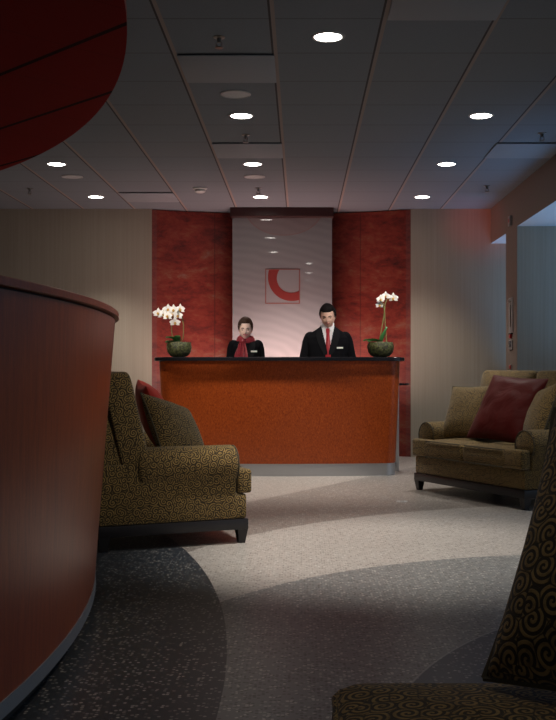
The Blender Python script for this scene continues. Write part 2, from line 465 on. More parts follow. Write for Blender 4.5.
# ------------------------------------------------------------------ front (near) counter
fc = root('front_counter', (0, 0, 0), 0, 'tall curved cherry wood counter with grey base strip at the left foreground', 'counter')
def arc(cx, cy, R, y0, y1, n): return [(cx+math.sqrt(R*R-(y-cy)**2), y) for y in [y0+(y1-y0)*i/n for i in range(n+1)]]
TOP = (-7.285, 3.75); BOT = (-7.322, 3.45)
def sector(bm, zs, y0=-.6, y1=5.25, n=70, th=.5):
    rings = []
    for z, inset, k in zs:   # k: 0 bottom circle .. 1 top circle
        cx = BOT[0]*(1-k)+TOP[0]*k; cy = BOT[1]*(1-k)+TOP[1]*k
        o_ = arc(cx, cy, 6.5-inset, y0, y1, n)
        i_ = arc(cx, cy, 6.5-th+.02, y0, y1, n)
        # rounded far end
        rings.append([(x, y, z) for x, y in o_]+[(x, y, z) for x, y in reversed(i_)])
    loft(bm, rings)
bm = bmesh.new(); sector(bm, [(.118, 0, 0)]+[(.118+(1.283-.118)*i/10, 0, i/10) for i in range(1, 11)]); part('body', bm, WOOD, fc)
bm = bmesh.new(); sector(bm, [(1.291, -.014, 1), (1.293, -.018, 1), (1.314, -.018, 1), (1.318, -.014, 1)], th=.53); part('top_rail', bm, WOOD, fc)
bm = bmesh.new(); sector(bm, [(1.283, .02, 1), (1.291, .02, 1)]); part('shadow_gap', bm, TOE, fc)
bm = bmesh.new(); sector(bm, [(.07, -.004, 0), (.118, -.004, 0)]); part('base_strip', bm, STEEL, fc)
bm = bmesh.new(); sector(bm, [(0, .05, 0), (.07, .05, 0)]); part('toe_kick', bm, TOE, fc)

# ------------------------------------------------------------------ reception desk
rd = root('reception_desk', (-.212, 10.0, 0), 0, 'curved reddish wood reception desk with black counter and silver base', 'desk')
def desk_outline(hw, inset, back, rc=.13, Rf=7.0, n=40):
    """plan outline, local coords (x right, y away), front centre at y=0"""
    pts = []
    yb = lambda x: x*x/(2*Rf)
    for i in range(n+1):
        x = -(hw-rc)+2*(hw-rc)*i/n; pts.append((x, yb(x)+inset))
    ye = yb(hw-rc)+inset
    for k in range(1, 9):
        a = -PI/2+PI/2*k/8; pts.append((hw-rc+rc*math.cos(a), ye+rc+rc*math.sin(a)))
    pts.append((hw, back)); pts.append((-hw, back))
    for k in range(0, 8):
        a = PI+PI/2*k/8; pts.append((-(hw-rc)+rc*math.cos(a), ye+rc+rc*math.sin(a)))
    return pts
bm = bmesh.new()
rings = []
for z, hw, ins in ((.122, 1.155, .03), (.45, 1.168, .02), (.8, 1.183, .01), (1.128, 1.197, 0)):
    rings.append([(x, y, z) for x, y in desk_outline(hw, ins, .34)])
loft(bm, rings); part('front_panel', bm, BURL, rd)
bm = bmesh.new(); loft(bm, [[(x, y, z) for x, y in desk_outline(1.15, .034, .33)] for z in (0, .122)]); part('base_strip', bm, ALU, rd)
bm = bmesh.new()
loft(bm, [[(x, y, z) for x, y in desk_outline(hw, ins, .42, .15)] for z, hw, ins in ((1.128, 1.238, -.036), (1.132, 1.244, -.042), (1.162, 1.244, -.042), (1.167, 1.238, -.036))])
part('counter_top', bm, GRAN, rd)
bm = bmesh.new(); box(bm, -1.05, 1.05, .34, .78, .72, .75, .006); part('work_surface', bm, GRAN, rd, False)
for s in (-1, 1):
    bm = bmesh.new(); box(bm, s*1.02-.02, s*1.02+.02, .34, .76, 0, .72, .004); part('support_panel', bm, BURL, rd, False)
bm = bmesh.new(); loft(bm, [[(x, y, z) for x, y in [(1.0, .45)]+[(1.02+.33*math.cos(a), .78+.33*math.sin(a)) for a in [-PI/2+PI*k/16 for k in range(17)]]+[(1.0, 1.11)]] for z in (.882, .902)])
part('side_counter', bm, GRAN, rd)
bm = bmesh.new(); box(bm, 1.18, 1.22, .55, .98, 0, .882, .004); part('side_panel', bm, ALU, rd, False)

# ------------------------------------------------------------------ sofas
def roll(bm, xc, zc, r, y0, y1, n=28, seg=14, squash=1.0):
    rings = []
    L_ = y1-y0
    prof = [(0, .80), (.008, .93), (.022, 1.0)]+[(.022+(L_-.044)*i/seg, 1.0) for i in range(1, seg)]+[(L_-.022, 1.0), (L_-.008, .93), (L_, .80)]
    for t, k in prof:
        rings.append([(xc+r*k*math.cos(2*PI*j/n), y0+t, zc+r*k*squash*math.sin(2*PI*j/n)) for j in range(n)])
    loft(bm, rings)
def cushion_box(bm, x0, x1, y0, y1, z0, z1, crown=.02, r=.03, nx=14, ny=12):
    """soft box with crowned top and rounded edges"""
    rings = []
    def outl(ins):
        pts = []
        X0, X1, Y0, Y1 = x0+ins, x1-ins, y0+ins, y1-ins
        rr = max(.008, r-ins*.3)
        for cx_, cy_, a0 in ((X1-rr, Y0+rr, -PI/2), (X1-rr, Y1-rr, 0), (X0+rr, Y1-rr, PI/2), (X0+rr, Y0+rr, PI)):
            for k in range(6):
                a = a0+PI/2*k/5; pts.append((cx_+rr*math.cos(a), cy_+rr*math.sin(a)))
        return pts
    W = min(x1-x0, y1-y0)/2
    prof = [(.5*W, z0), (.02, z0), (0.004, z0+.01), (0, z0+.02), (-.006, (z0+z1)/2), (0, z1-.022), (.006, z1-.01), (.02, z1), (.09, z1+crown*.5), (.2, z1+crown*.85), (.6*W, z1+crown), (.92*W, z1+crown)]
    prof = [p for p in prof if p[0] < .95*W]
    loft(bm, [[(x, y, z) for x, y in outl(i)] for i, z in prof])
def sofa(name, loc, rotz, label, hw, seats, D=.91, group=None):
    """front faces local -y; footprint x in [-hw,hw], y in [0 (front) .. D (rear)]"""
    t = root(name, loc, rotz, label, 'sofa', group)
    aw = .21
    def leg(x, y, sx, sy):
        b_ = bmesh.new(); w = .035
        loft(b_, [[(x+dx*w*.55, y+dy*w*.55, 0) for dx, dy in ((-1, -1), (1, -1), (1, 1), (-1, 1))],
                  [(x+dx*w, y+dy*w, .10) for dx, dy in ((-1, -1), (1, -1), (1, 1), (-1, 1))]])
        part('leg', b_, LEGW, t, False)
    for sx in (-1, 1):
        leg(sx*(hw-.035), .035, sx, -1); leg(sx*(hw-.035), D-.035, sx, 1)
    b_ = bmesh.new(); box(b_, -hw, hw, 0, D, .085, .148, .003); part('base_rail', b_, LEGW, t, False)
    ins = .006
    # upholstered body: base box + two arm panels + rear frame as one skin of fabric
    b_ = bmesh.new(); box(b_, -hw+ins, hw-ins, ins, D-ins, .148, .300, .018); part('upholstered_base', b_, FAB, t, True, True)
    for s in (-1, 1):
        b_ = bmesh.new()
        xa, xb = sorted((s*(hw-ins+.005), s*(hw-aw+.03)))
        box(b_, xa, xb, .075, D-ins+.004, .150, .50, .014)
        ap_ = part('arm_panel', b_, FAB, t, True, True)
        b_ = bmesh.new(); roll(b_, s*(hw-.085), .475, .118, .065, D-.23); ar = part('arm_roll', b_, FAB, t, True, True)
        b_ = bmesh.new()
        for yy in (.070,):
            tube(b_, [(s*(hw-.085)+.112*math.cos(a), yy, .475+.112*math.sin(a)) for a in [2*PI*k/28 for k in range(29)]], .005, 6, False)
        part('arm_piping', b_, PIPE, ar)
    # rear frame: side wedge shape, leaning
    b_ = bmesh.new()
    prof = [(D-.20, .28), (D-.14, .48), (D-.05, .80), (D-.02, .93), (D, .955), (D+.075, .96), (D+.095, .935), (D+.05, .60), (D-ins, .30)]
    xs_ = [-hw+.022, -hw+.036]+[-hw+.06+(2*hw-.12)*i/8 for i in range(9)]+[hw-.036, hw-.022]
    rings = []
    for i, x in enumerate(xs_):
        k = .985 if i in (0, len(xs_)-1) else 1.0
        cy_ = D-.1; cz_ = .6
        rings.append([(x, cy_+(y-cy_)*k, cz_+(z-cz_)*k) for y, z in prof])
    loft(b_, rings); bmesh.ops.recalc_face_normals(b_, faces=b_.faces)
    part('rear_frame', b_, FAB, t, True, True)
    # seat and back cushions
    xi = hw-aw+.02
    n = seats
    for k in range(n):
        a0 = -xi+2*xi*k/n+.004; a1 = -xi+2*xi*(k+1)/n-.004
        b_ = bmesh.new(); cushion_box(b_, a0, a1, -.028, D-.28, .300, .442, .022, .03)
        if k == 0: box(b_, -hw+.004, a0+.05, -.026, .062, .302, .446, .018, 3)
        if k == n-1: box(b_, a1-.05, hw-.004, -.026, .062, .302, .446, .018, 3)
        sc = part('seat_cushion', b_, FAB, t, True, True)
        b_ = bmesh.new()
        for zz, o_ in ((.438, .001), (.306, .0)):
            tube(b_, [(a0+.03, -.031, zz), (a1-.03, -.031, zz)], .0055, 6)
        part('cushion_piping', b_, PIPE, sc)
    xo = hw-.002
    for k in range(n):
        a0 = -xo+2*xo*k/n+.004; a1 = -xo+2*xo*(k+1)/n-.004
        b_ = bmesh.new(); cushion_box(b_, a0, a1, 0, .60, -.085, .085, .035, .05)
        # built lying flat; stand it up, leaning back
        Rm = Matrix.Rotation(math.radians(90+15), 4, 'X')
        bmesh.ops.transform(b_, matrix=Matrix.Translation((0, D-.235, .44)) @ Matrix.Rotation(math.radians(-13), 4, 'X') @ Matrix.Rotation(PI/2, 4, 'X'), verts=b_.verts)
        bmesh.ops.recalc_face_normals(b_, faces=b_.faces)
        part('back_cushion', b_, FAB, t, True, True)
    return t

def pillow(name, W, H, T, mat, label, M4, cat='pillow', group=None, piping=True, ears=.06, wrinkle=.006, seed=0):
    b_ = bmesh.new(); n = 22
    def P(u, v, s):
        pin = ears
        x = W/2*u*(1-pin*(1-v*v)*abs(u)**2*1.0); y = H/2*v*(1-pin*(1-u*u)*abs(v)**2)
        th = T/2*max(0, (1-u**4)*(1-v**4))**.55
        th *= .72+.28*math.cos(u*PI/2)*math.cos(v*PI/2)
        w = wrinkle*noise.noise(Vector((u*3+seed, v*3, s*2.0)))*(1-max(abs(u), abs(v))**6)
        return Vector((x, y, s*(th+w)))
    rows = {}
    for s in (1, -1):
        rows[s] = [[None]*(n+1) for _ in range(n+1)]
        for i in range(n+1):
            for j in range(n+1):
                if s == -1 and (i in (0, n) or j in (0, n)):
                    rows[s][i][j] = rows[1][i][j]; continue
                u = math.sin((2*i/n-1)*PI/2*.86)/math.sin(PI/2*.86); v = math.sin((2*j/n-1)*PI/2*.86)/math.sin(PI/2*.86)
                rows[s][i][j] = b_.verts.new(P(u, v, s))
        for i in range(n):
            for j in range(n):
                q = [rows[s][i][j], rows[s][i+1][j], rows[s][i+1][j+1], rows[s][i][j+1]]
                b_.faces.new(q if s == 1 else list(reversed(q)))
    rim = [rows[1][i][0].co.copy() for i in range(n)]+[rows[1][n][j].co.copy() for j in range(n)]+[rows[1][n-i][n].co.copy() for i in range(n)]+[rows[1][0][n-j].co.copy() for j in range(n+1)]
    r_ = root(name, (0, 0, 0), 0, label, cat, group); r_.matrix_world = M4
    part('cover', b_, mat, r_, True, True)
    if piping:
        b_ = bmesh.new(); tube(b_, rim, .006, 6, False); part('piping', b_, PIPE, r_)
    return r_
def stand(base, yaw, lean, roll_=0, H=.5):
    """pillow local: x width, y up, z front normal. base = bottom edge mid; yaw = direction of front normal in plan (rad from -y)"""
    Rm = Matrix.Rotation(yaw, 4, 'Z') @ Matrix.Rotation(-lean, 4, 'X') @ Matrix.Rotation(PI/2, 4, 'X') @ Matrix.Rotation(roll_, 4, 'Z')
    return Matrix.Translation(base) @ Rm @ Matrix.Translation((0, H/2, 0))

# left sofa: front corner leg foot at (-.345,6.21), rear at (-1.13,5.88)
fx, fy = -.318, 6.215
ang = math.atan2(.33, .785)              # facing direction (cos, sin) in plan
# local -y must map to facing: rotz = ang + 90deg
rz = ang+PI/2
HW1 = .80
def loc2w(x, y, loc, r): return Vector((loc[0]+x*math.cos(r)-y*math.sin(r), loc[1]+x*math.sin(r)+y*math.cos(r), 0))
# near side is local x=-HW (local +x -> direction (cos rz, sin rz))
c0 = loc2w(HW1, 0, (0, 0), rz)
LS = (fx+c0.x, fy+c0.y, 0)
sofa('sofa', LS, rz, 'scroll-patterned sofa seen from its side behind the curved foreground counter', HW1, 2)
# right loveseat: front-left leg (1.016, 8.91), front-right (1.657,7.66)
fa, fb = Vector((.985, 8.95)), Vector((1.66, 7.62))
d = (fb-fa); HW2 = d.length/2; rz2 = math.atan2(d.y, d.x); mid_ = (fa+fb)/2
RS = (mid_.x, mid_.y, 0)
sofa('sofa', RS, rz2, 'scroll-patterned loveseat holding a dark red pillow by the right-hand wall', HW2, 2)

def onsofa(loc, r, x, y, z): v = loc2w(x, y, loc, r); v.z = z; return v
# pillows, left sofa
pillow('throw_pillow', .48, .48, .20, FAB, 'scroll-patterned pillow behind the arm of the left sofa', stand(onsofa(LS, rz, -.34, .25, .455), rz+math.radians(-46), math.radians(33), math.radians(-17), .48), seed=1)
pillow('throw_pillow', .60, .54, .20, SATINB, 'bright red satin pillow at the far end of the left sofa', stand(onsofa(LS, rz, .22, .20, .462), rz+math.radians(-10), math.radians(22), math.radians(4), .54), piping=False, seed=2)
# pillows, loveseat
pillow('throw_pillow', .50, .50, .16, FAB, 'patterned pillow beside the far arm of the right loveseat', stand(onsofa(RS, rz2, -.36, .25, .462), rz2+math.radians(18), math.radians(27), math.radians(3), .50), seed=3)
pillow('throw_pillow', .61, .61, .18, SATIN, 'large dark red satin pillow in the middle of the right loveseat', stand(onsofa(RS, rz2, .05, .24, .462), rz2+math.radians(10), math.radians(30), math.radians(-3), .61), piping=False, seed=4, wrinkle=.016)
pillow('throw_pillow', .50, .50, .17, FAB, 'patterned pillow behind the near arm of the right loveseat', stand(onsofa(RS, rz2, .45, .30, .462), rz2+math.radians(-25), math.radians(22), math.radians(10), .50), seed=5)

# foreground chair: faces -x, seat far-left corner near (.065, 1.94)
ch = root('slipper_chair', (.06, 1.55, 0), -PI/2, 'dark scroll-patterned chair cut off at the lower right corner of the view', 'chair')
# local: -y -> world -x ; local x -> world -y
hwc = .39
for sx in (-1, 1):
    for yy in (.06, .78):
        b_ = bmesh.new()
        loft(b_, [[(sx*(hwc-.05)+dx*.022, yy+dy*.022, 0) for dx, dy in ((-1, -1), (1, -1), (1, 1), (-1, 1))], [(sx*(hwc-.05)+dx*.032, yy+dy*.032, .12) for dx, dy in ((-1, -1), (1, -1), (1, 1), (-1, 1))]])
        part('leg', b_, LEGW, ch, False)
b_ = bmesh.new(); box(b_, -hwc+.01, hwc-.01, .012, .84, .12, .30, .02); part('upholstered_base', b_, FAB, ch, True, True)
b_ = bmesh.new(); cushion_box(b_, -hwc, hwc, 0, .70, .30, .470, .022, .05); part('seat_cushion', b_, FAB, ch, True, True)
b_ = bmesh.new(); tube(b_, [(hwc+.001, .60, .452), (hwc+.001, .05, .452), (hwc-.012, .015, .452), (hwc-.05, .001, .452), (-hwc+.05, .001, .452), (-hwc+.012, .015, .452), (-hwc-.001, .05, .452), (-hwc-.001, .60, .452)], .005, 6); part('cushion_piping', b_, FAB, ch, True, True)
b_ = bmesh.new(); cushion_box(b_, -hwc, hwc, 0, .62, -.09, .09, .03, .05)
bmesh.ops.transform(b_, matrix=Matrix.Translation((0, .80, .30)) @ Matrix.Rotation(math.radians(-14), 4, 'X') @ Matrix.Rotation(PI/2, 4, 'X'), verts=b_.verts)
bmesh.ops.recalc_face_normals(b_, faces=b_.faces)
part('backrest', b_, FAB, ch, True, True)
pillow('throw_pillow', .60, .55, .24, FAB, 'dark scroll-patterned pillow standing on the chair at the right foreground', stand(Vector((.555, 1.66, .497)), math.radians(-42), math.radians(29), 0, .55), seed=6)

# ------------------------------------------------------------------ orchids
MOSS = None
m, nt, b = new_mat('moss_bowl'); MOSS = m
v = objcoord(nt); n1 = noisef(nt, v, 45, 4, .7); n2 = noisef(nt, v, 22, 3, .6)
nt.links.new(ramp(nt, n1, [(.34, (.02, .010, .008)), (.46, (.035, .040, .012)), (.56, (.10, .11, .03)), (.66, (.14, .09, .07)), (.75, (.28, .25, .15))]), b.inputs['Base Color'])
b.inputs['Roughness'].default_value = .5; bump(nt, b, n1, .5, .02)
DARKB = plain('dark_bowl_rim', (.02, .018, .012), .25)
LEAF = plain('orchid_leaf', (.045, .16, .045), .35, vary=.25, bscale=15)
STEM = plain('orchid_stem', (.16, .15, .05), .5)
PETAL = plain('white_petal', (.82, .80, .76), .55)
LIP = plain('yellow_lip', (.55, .32, .06), .5)
def orchid(loc, label, bowl_mat, bw, bh, stems, leaves, flowers, rmat=None):
    t = root('potted_orchid', loc, 0, label, 'orchid', None)
    b_ = bmesh.new()
    prof = [(.055*bw/.25, 0), (.085*bw/.25, .012), (.115*bw/.25, .05), (bw/2, .10*bh/.15), (bw/2*.985, .125*bh/.15), (bw/2*.93, bh), (bw/2*.90, bh), (bw/2*.90, bh-.02)]
    lathe(b_, prof, 36)
    for v in b_.verts:
        k = 1+.05*noise.noise(v.co*30); v.co.x *= k; v.co.y *= k
    part('bowl', b_, bowl_mat, t)
    b_ = bmesh.new(); ball(b_, (0, 0, bh-.035), bw/2*.88, bw/2*.88, .04, 24, 10)
    for v in b_.verts: v.co += Vector((0, 0, .012*noise.noise(v.co*40)))
    part('moss', b_, MOSS, t)
    for pts in leaves:
        b_ = bmesh.new(); pts = [Vector(p) for p in pts]
        rows = []
        m_ = 12
        for i in range(m_+1):
            s = i/m_; p = (pts[0]*(1-s)**2+pts[1]*2*s*(1-s)+pts[2]*s*s)
            dtan = ((pts[1]-pts[0])*(1-s)+(pts[2]-pts[1])*s).normalized()
            side = dtan.cross(Vector((0, 0, 1)))
            if side.length < .2: side = dtan.cross(Vector((0, 1, 0)))
            side.normalize(); up = side.cross(dtan)
            w = .034*math.sin(PI*(.12+.88*s)**.8)+.002
            rows.append([p-side*w+up*.010, p-side*w*.5+up*.001, p, p+side*w*.5+up*.001, p+side*w+up*.010,
                         p+side*w*.5+up*-.003, p-up*.005, p-side*w*.5-up*.003])
        loft(b_, rows); bmesh.ops.recalc_face_normals(b_, faces=b_.faces); part('leaf', b_, LEAF, t)
    for pts in stems:
        b_ = bmesh.new(); tube(b_, pts, [.0055]*(len(pts)-1)+[.003], 8); part('stem', b_, STEM, t)
    for (x, y, z), size, yaw, pitch in flowers:
        b_ = bmesh.new()
        Rm = Matrix.Rotation(yaw, 3, 'Z') @ Matrix.Rotation(pitch, 3, 'X')
        for k, (a, ln, wd) in enumerate(((90, 1.0, .62), (210, .95, .55), (330, .95, .55), (8, 1.0, .95), (172, 1.0, .95))):
            a = math.radians(a); nU = 6; rows = []
            ax = Vector((math.cos(a), 0, math.sin(a))); sd = Vector((-math.sin(a), 0, math.cos(a)))
            for i in range(nU+1):
                s = i/nU; w = size*wd*.5*math.sin(PI*min(1, .08+.92*s)**.75)+.0006
                p = ax*(size*ln*(.06+.94*s))+Vector((0, -.25*size*math.sin(PI*s*.7)+(.004 if k > 2 else .008), 0))
                rows.append([p-sd*w, p+Vector((0, -.004, 0)), p+sd*w, p+Vector((0, .002, 0))])
            loft(b_, [[Rm @ q+Vector((x, y, z)) for q in r] for r in rows])
        bmesh.ops.recalc_face_normals(b_, faces=b_.faces)
        fo = part('flower', b_, PETAL, t)
        b_ = bmesh.new(); ball(b_, Rm @ Vector((0, -.25*size, -.12*size))+Vector((x, y, z)), size*.22, size*.2, size*.26, 10, 8)
        part('lip', b_, LIP, fo)
    return t
# left orchid: base at (179,356)
Yo = 10.22; k = Yo/F; zt = 1.167
bx = (179-PX)*k
def P_(px, py, dy=0): return ((px-PX)*k-bx, dy, EYE+(PY-py)*k-zt)
fls = [(157.5+1.5, 313.5), (163, 315), (168.5, 309.5), (174.5, 310), (181, 309.5), (168.5, 316.5), (173, 314.5), (178.5, 316), (175.5, 322.5)]
flowers = [(P_(a, b_, -.05+.03*((i*37) % 5)/5), .057, random.uniform(-.4, .4), random.uniform(-.2, .3)) for i, (a, b_) in enumerate(fls)]
orchid((bx, Yo, zt), 'white potted orchid with a full flower cluster at the left end of the desk', MOSS, .25, .15,
       [[P_(174, 341), P_(172, 334), P_(171.5, 326), P_(172, 318, -.02), P_(168, 311, -.02), P_(159, 313, -.03)],
        [P_(181, 343), P_(183.5, 336), P_(183.5, 325), P_(182, 316, -.01), P_(178, 309, -.01), P_(171, 309, -.02)]],
       [[P_(179, 343), P_(172, 336, -.05), P_(167, 338, -.09)], [P_(178, 343), P_(176, 335, -.05), P_(181, 337, -.10)], [P_(177, 343), P_(170, 340, -.06), P_(167, 343, -.11)]],
       flowers)
bx = (380.5-PX)*k
fls = [(380, 299.5), (385.5, 296.0), (393.5, 298), (379.5, 304.8)]
flowers = [(P_(a, b_, -.03+.02*i), (.048, .048, .055, .048)[i], (.3, 0, -.3, .4)[i], .1) for i, (a, b_) in enumerate(fls)]
orchid((bx, Yo, zt), 'white potted orchid with few blooms at the right end of the desk', MOSS, .265, .15,
       [[P_(379.5, 341), P_(381, 332), P_(383, 322), P_(384.3, 312), P_(385, 304), P_(387, 299), P_(392, 298, -.01)],
        [P_(386.5, 342), P_(385.8, 333), P_(385, 322), P_(384.4, 311, -.01), P_(383, 304, -.02), P_(380.5, 301, -.02)]],
       [[P_(381, 342), P_(372, 338, -.03), P_(363, 341, -.05)], [P_(381, 342), P_(384, 334, -.03), P_(387, 327, -.04)], [P_(380, 342), P_(373, 340, -.06), P_(367, 342, -.1)]],
       flowers)

# ------------------------------------------------------------------ people
SKIN = plain('skin', (.72, .44, .33), .5, vary=.06, bscale=30)
SKINW = plain('fair_skin', (.82, .57, .47), .5, vary=.05, bscale=30)
SUIT = plain('black_suit_cloth', (.006, .006, .0075), .85, spec=.06)
LAPEL = plain('black_lapel_cloth', (.008, .008, .0095), .75, spec=.10)
SHIRT = plain('white_shirt', (.75, .75, .76), .7)
TIE = plain('red_tie_silk', (.33, .012, .020), .42)
SCARF = plain('red_scarf_silk', (.25, .022, .032), .45, vary=.5, bscale=40)
HAIRB = plain('black_hair', (.010, .008, .008), .75, spec=.12, bump=.4, bscale=150)
HAIRW = plain('brown_hair', (.040, .019, .011), .6, spec=.2, bump=.4, bscale=120, vary=.3)
EYEM = plain('dark_eye', (.02, .014, .012), .2)
BROW = plain('eyebrow', (.03, .02, .016), .8)
TEETH = plain('teeth', (.85, .83, .80), .3)
LIPS = plain('lips', (.42, .10, .10), .4)
LIPM = plain('natural_lips', (.42, .17, .14), .45)
BADGE = plain('white_name_badge', (.8, .78, .72), .35)
SHOE = plain('black_shoe', (.012, .012, .012), .3)

def head_verts(wide=1.0, jaw=.30):
    """grid of head points; front is -y, origin at head centre (eye height)"""
    nu, nv = 64, 48; rows = []
    g = lambda x, z, cx, cz, sx, sz: math.exp(-((x-cx)/sx)**2-((z-cz)/sz)**2)
    for i in range(1, nv):
        th = PI*i/nv; row = []
        for j in range(nu):
            ph = 2*PI*j/nu
            dx, dy, dz = math.sin(th)*math.sin(ph), -math.sin(th)*math.cos(ph), math.cos(th)
            x = .074*wide*dx; y = .094*dy; z = .117*dz
            if dz < 0:
                t = -dz
                x *= 1-jaw*t**1.3
                y = y*(1-(.45*t if dy > 0 else .10*t)) - (.012*t if dy < 0 else 0)
                x *= 1+.22*max(0, math.sin(PI*min(1, t)))*.4
            else:
                x *= 1+.05*math.sin(PI*dz)
            if dy < 0:
                fr = -dy
                y += fr*(-.026*g(x, z, 0, -.026, .011, .017) - .012*g(x, z, 0, -.004, .008, .022)
                         + .010*(g(x, z, .031, .004, .016, .010)+g(x, z, -.031, .004, .016, .010))
                         - .005*g(x, z, 0, .024, .045, .010)
                         - .006*g(x, z, 0, -.060, .022, .010) - .009*g(x, z, 0, -.096, .022, .016)
                         - .006*(g(x, z, .040, -.032, .018, .018)+g(x, z, -.040, -.032, .018, .018)))
            row.append(Vector((x, y, z)))
        rows.append(row)
    return rows
def build_person(loc, label, sex, scale, shoulder, pose):
    t = root('person', loc, pose['yaw'], label, 'person')
    zS = pose['shoulder_z']           # shoulder joint height
    hc = Vector(pose['head']); hR = Euler(pose['head_rot'], 'XYZ').to_matrix(); hs = pose['head_scale']
    rows = head_verts(pose.get('wide', 1.0), pose.get('jaw', .3))
    H = lambda v: hR @ (Vector(v)*hs)+hc
    b_ = bmesh.new()
    rr = [[H(p) for p in r] for r in rows]; loft(b_, rr)
    for s in (-1, 1):
        ball(b_, H((s*.074*pose.get('wide', 1), .012, -.008)), .012*hs, .018*hs, .030*hs, 12, 8, hR)
    neck0 = Vector((0, .015, zS+.03)); capsule(b_, neck0, .056*scale, hR @ Vector((0, .025, -.06))*hs+hc, .050*scale)
    # torso & legs
    hipz = zS*.62
    capsule(b_, (0, .01, hipz+.02), .105*scale, (0, .01, zS-.09), .105*scale)
    capsule(b_, (-shoulder*.75, .01, zS-.035), .05*scale, (shoulder*.75, .01, zS-.035), .05*scale)
    for s in (-1, 1):
        x = s*.085*scale
        capsule(b_, (x, .01, hipz), .078*scale, (x, .0, hipz*.53), .052*scale)
        capsule(b_, (x, .0, hipz*.53), .050*scale, (x, .02, .09), .036*scale)
        capsule(b_, (x, .03, .05), .034*scale, (x, -.12, .035), .03*scale)
    arms = []
    for s in (-1, 1):
        sh = Vector((s*shoulder, .01, zS-.02)); el = Vector((s*pose['elbow'][0], pose['elbow'][1], pose['elbow'][2])); wr = Vector((s*pose['wrist'][0], pose['wrist'][1], pose['wrist'][2]))
        capsule(b_, sh, .048*scale, el, .038*scale); capsule(b_, el, .037*scale, wr, .026*scale)
        arms.append((sh, el, wr))
        # hand: palm and five bent fingers resting on the work surface
        d = Vector((-s*.15, -1, 0)).normalized(); sd = Vector((d.y, -d.x, 0))*(-s)      # sd points to thumb side (inwards)
        if sd.x*s > 0: sd = -sd
        pc = wr+d*.05+Vector((0, 0, -.008))
        for q in (-1, 0, 1): capsule(b_, wr+sd*q*.012, .016, wr+d*.085+sd*q*.024+Vector((0, 0, -.006)), .014)
        for f, (off, ln) in enumerate(((.034, .068), (.012, .078), (-.011, .072), (-.032, .056))):
            p0 = wr+d*.085+sd*off+Vector((0, 0, -.006)); p1 = p0+d*ln*.45+Vector((0, 0, .006)); p2 = p1+d*ln*.32+Vector((0, 0, -.008)); p3 = p2+d*ln*.24+Vector((0, 0, -.012))
            capsule(b_, p0, .0092, p1, .0088, 10); capsule(b_, p1, .0088, p2, .008, 10); capsule(b_, p2, .008, p3, .007, 10)
        p0 = wr+d*.03+sd*.03+Vector((0, 0, -.004)); p1 = p0+d*.03+sd*.03; p2 = p1+d*.032+sd*.008
        capsule(b_, p0, .013, p1, .010, 10); capsule(b_, p1, .010, p2, .0085, 10)
    b_ = remeshed(b_, .0055, 2)
    body = link('body', b_, pose['skin'], t, True)
    bm_ = bmesh.new(); bm_.from_mesh(body.data)
    hi = hR.inverted()
    front = [(hi @ (v.co-hc)/hs) for v in bm_.verts if v.co.z > zS+.02]
    front = [p for p in front if p.y < -.03]; bm_.free()
    def surf(x, z):
        best = min(front, key=lambda p: (p.x-x)**2+(p.z-z)**2); return best.y
    # face features
    for s in (-1, 1):
        bb = bmesh.new(); x = s*.031; ball(bb, H((x, surf(x, .003)+.006, .003)), .0135*hs, .009*hs, .0065*hs, 14, 8, hR); part('eye', bb, EYEM, t)
        bb = bmesh.new(); tube(bb, [H((s*a, surf(s*a, zz)-.001, zz)) for a, zz in ((.014, .021), (.026, .025), (.038, .025), (.047, .019))], [.003*hs, .0042*hs, .004*hs, .002*hs], 6); part('eyebrow', bb, BROW if sex == 'm' else HAIRW, t)
    zm = -.058
    for nm, mt, up in (('upper_lip', pose['lips'], 1), ('lower_lip', pose['lips'], -1)):
        bb = bmesh.new(); pts = []
        for a in (-.027, -.018, -.009, 0, .009, .018, .027):
            zz = zm+.010*(abs(a)/.027)**1.6+up*pose['open']*(1-(a/.028)**2); pts.append(H((a, surf(a, zz)-.001, zz)))
        tube(bb, pts, [.002*hs, .0034*hs, .004*hs, .0042*hs, .004*hs, .0034*hs, .002*hs], 6); part(nm, bb, mt, t)
    if pose['open'] > .003:
        bb = bmesh.new(); rws = []
        for a in (-.022, -.012, 0, .012, .022):
            zc_ = zm+.010*(abs(a)/.027)**1.6; o_ = pose['open']*(1-(a/.028)**2)
            y_ = surf(a, zc_)
            rws.append([H((a, y_-.001, zc_+o_)), H((a, y_-.0025, zc_)), H((a, y_-.001, zc_-o_)), H((a, y_+.004, zc_))])
        loft(bb, rws); part('teeth', bb, TEETH, t)
    # hair: shell over the skull
    bb = bmesh.new(); grow = pose['hair_grow']
    nu = len(rows[0]); keep = {}
    for i, r in enumerate(rows):
        for j, p in enumerate(r):
            th = PI*(i+1)/48; ph = 2*PI*j/nu
            fwd = math.cos(ph)                    # 1 at front, -1 at back
            line = pose['hairline'](fwd, p.x)
            if p.z > line-.008:
                k = min(1, max(0, (p.z-line+.008)/.03))
                g_ = grow(p, fwd)*k+.002
                nn = Vector((p.x/.074**2, p.y/.094**2, p.z/.117**2)).normalized()
                q = p+nn*(g_+.0025*noise.noise(p*70)*k)
                keep[(i, j)] = bb.verts.new(H(q))
    top = bb.verts.new(H((0, .0, .117+grow(Vector((0, 0, .117)), 0))))
    for j in range(nu):
        if (0, j) in keep and (0, (j+1) % nu) in keep: bb.faces.new((top, keep[(0, j)], keep[(0, (j+1) % nu)]))
    for i in range(len(rows)-1):
        for j in range(nu):
            ks = [(i, j), (i+1, j), (i+1, (j+1) % nu), (i, (j+1) % nu)]
            if all(q in keep for q in ks): bb.faces.new([keep[q] for q in ks])
    bmesh.ops.delete(bb, geom=[v for v in bb.verts if not v.link_faces], context='VERTS')
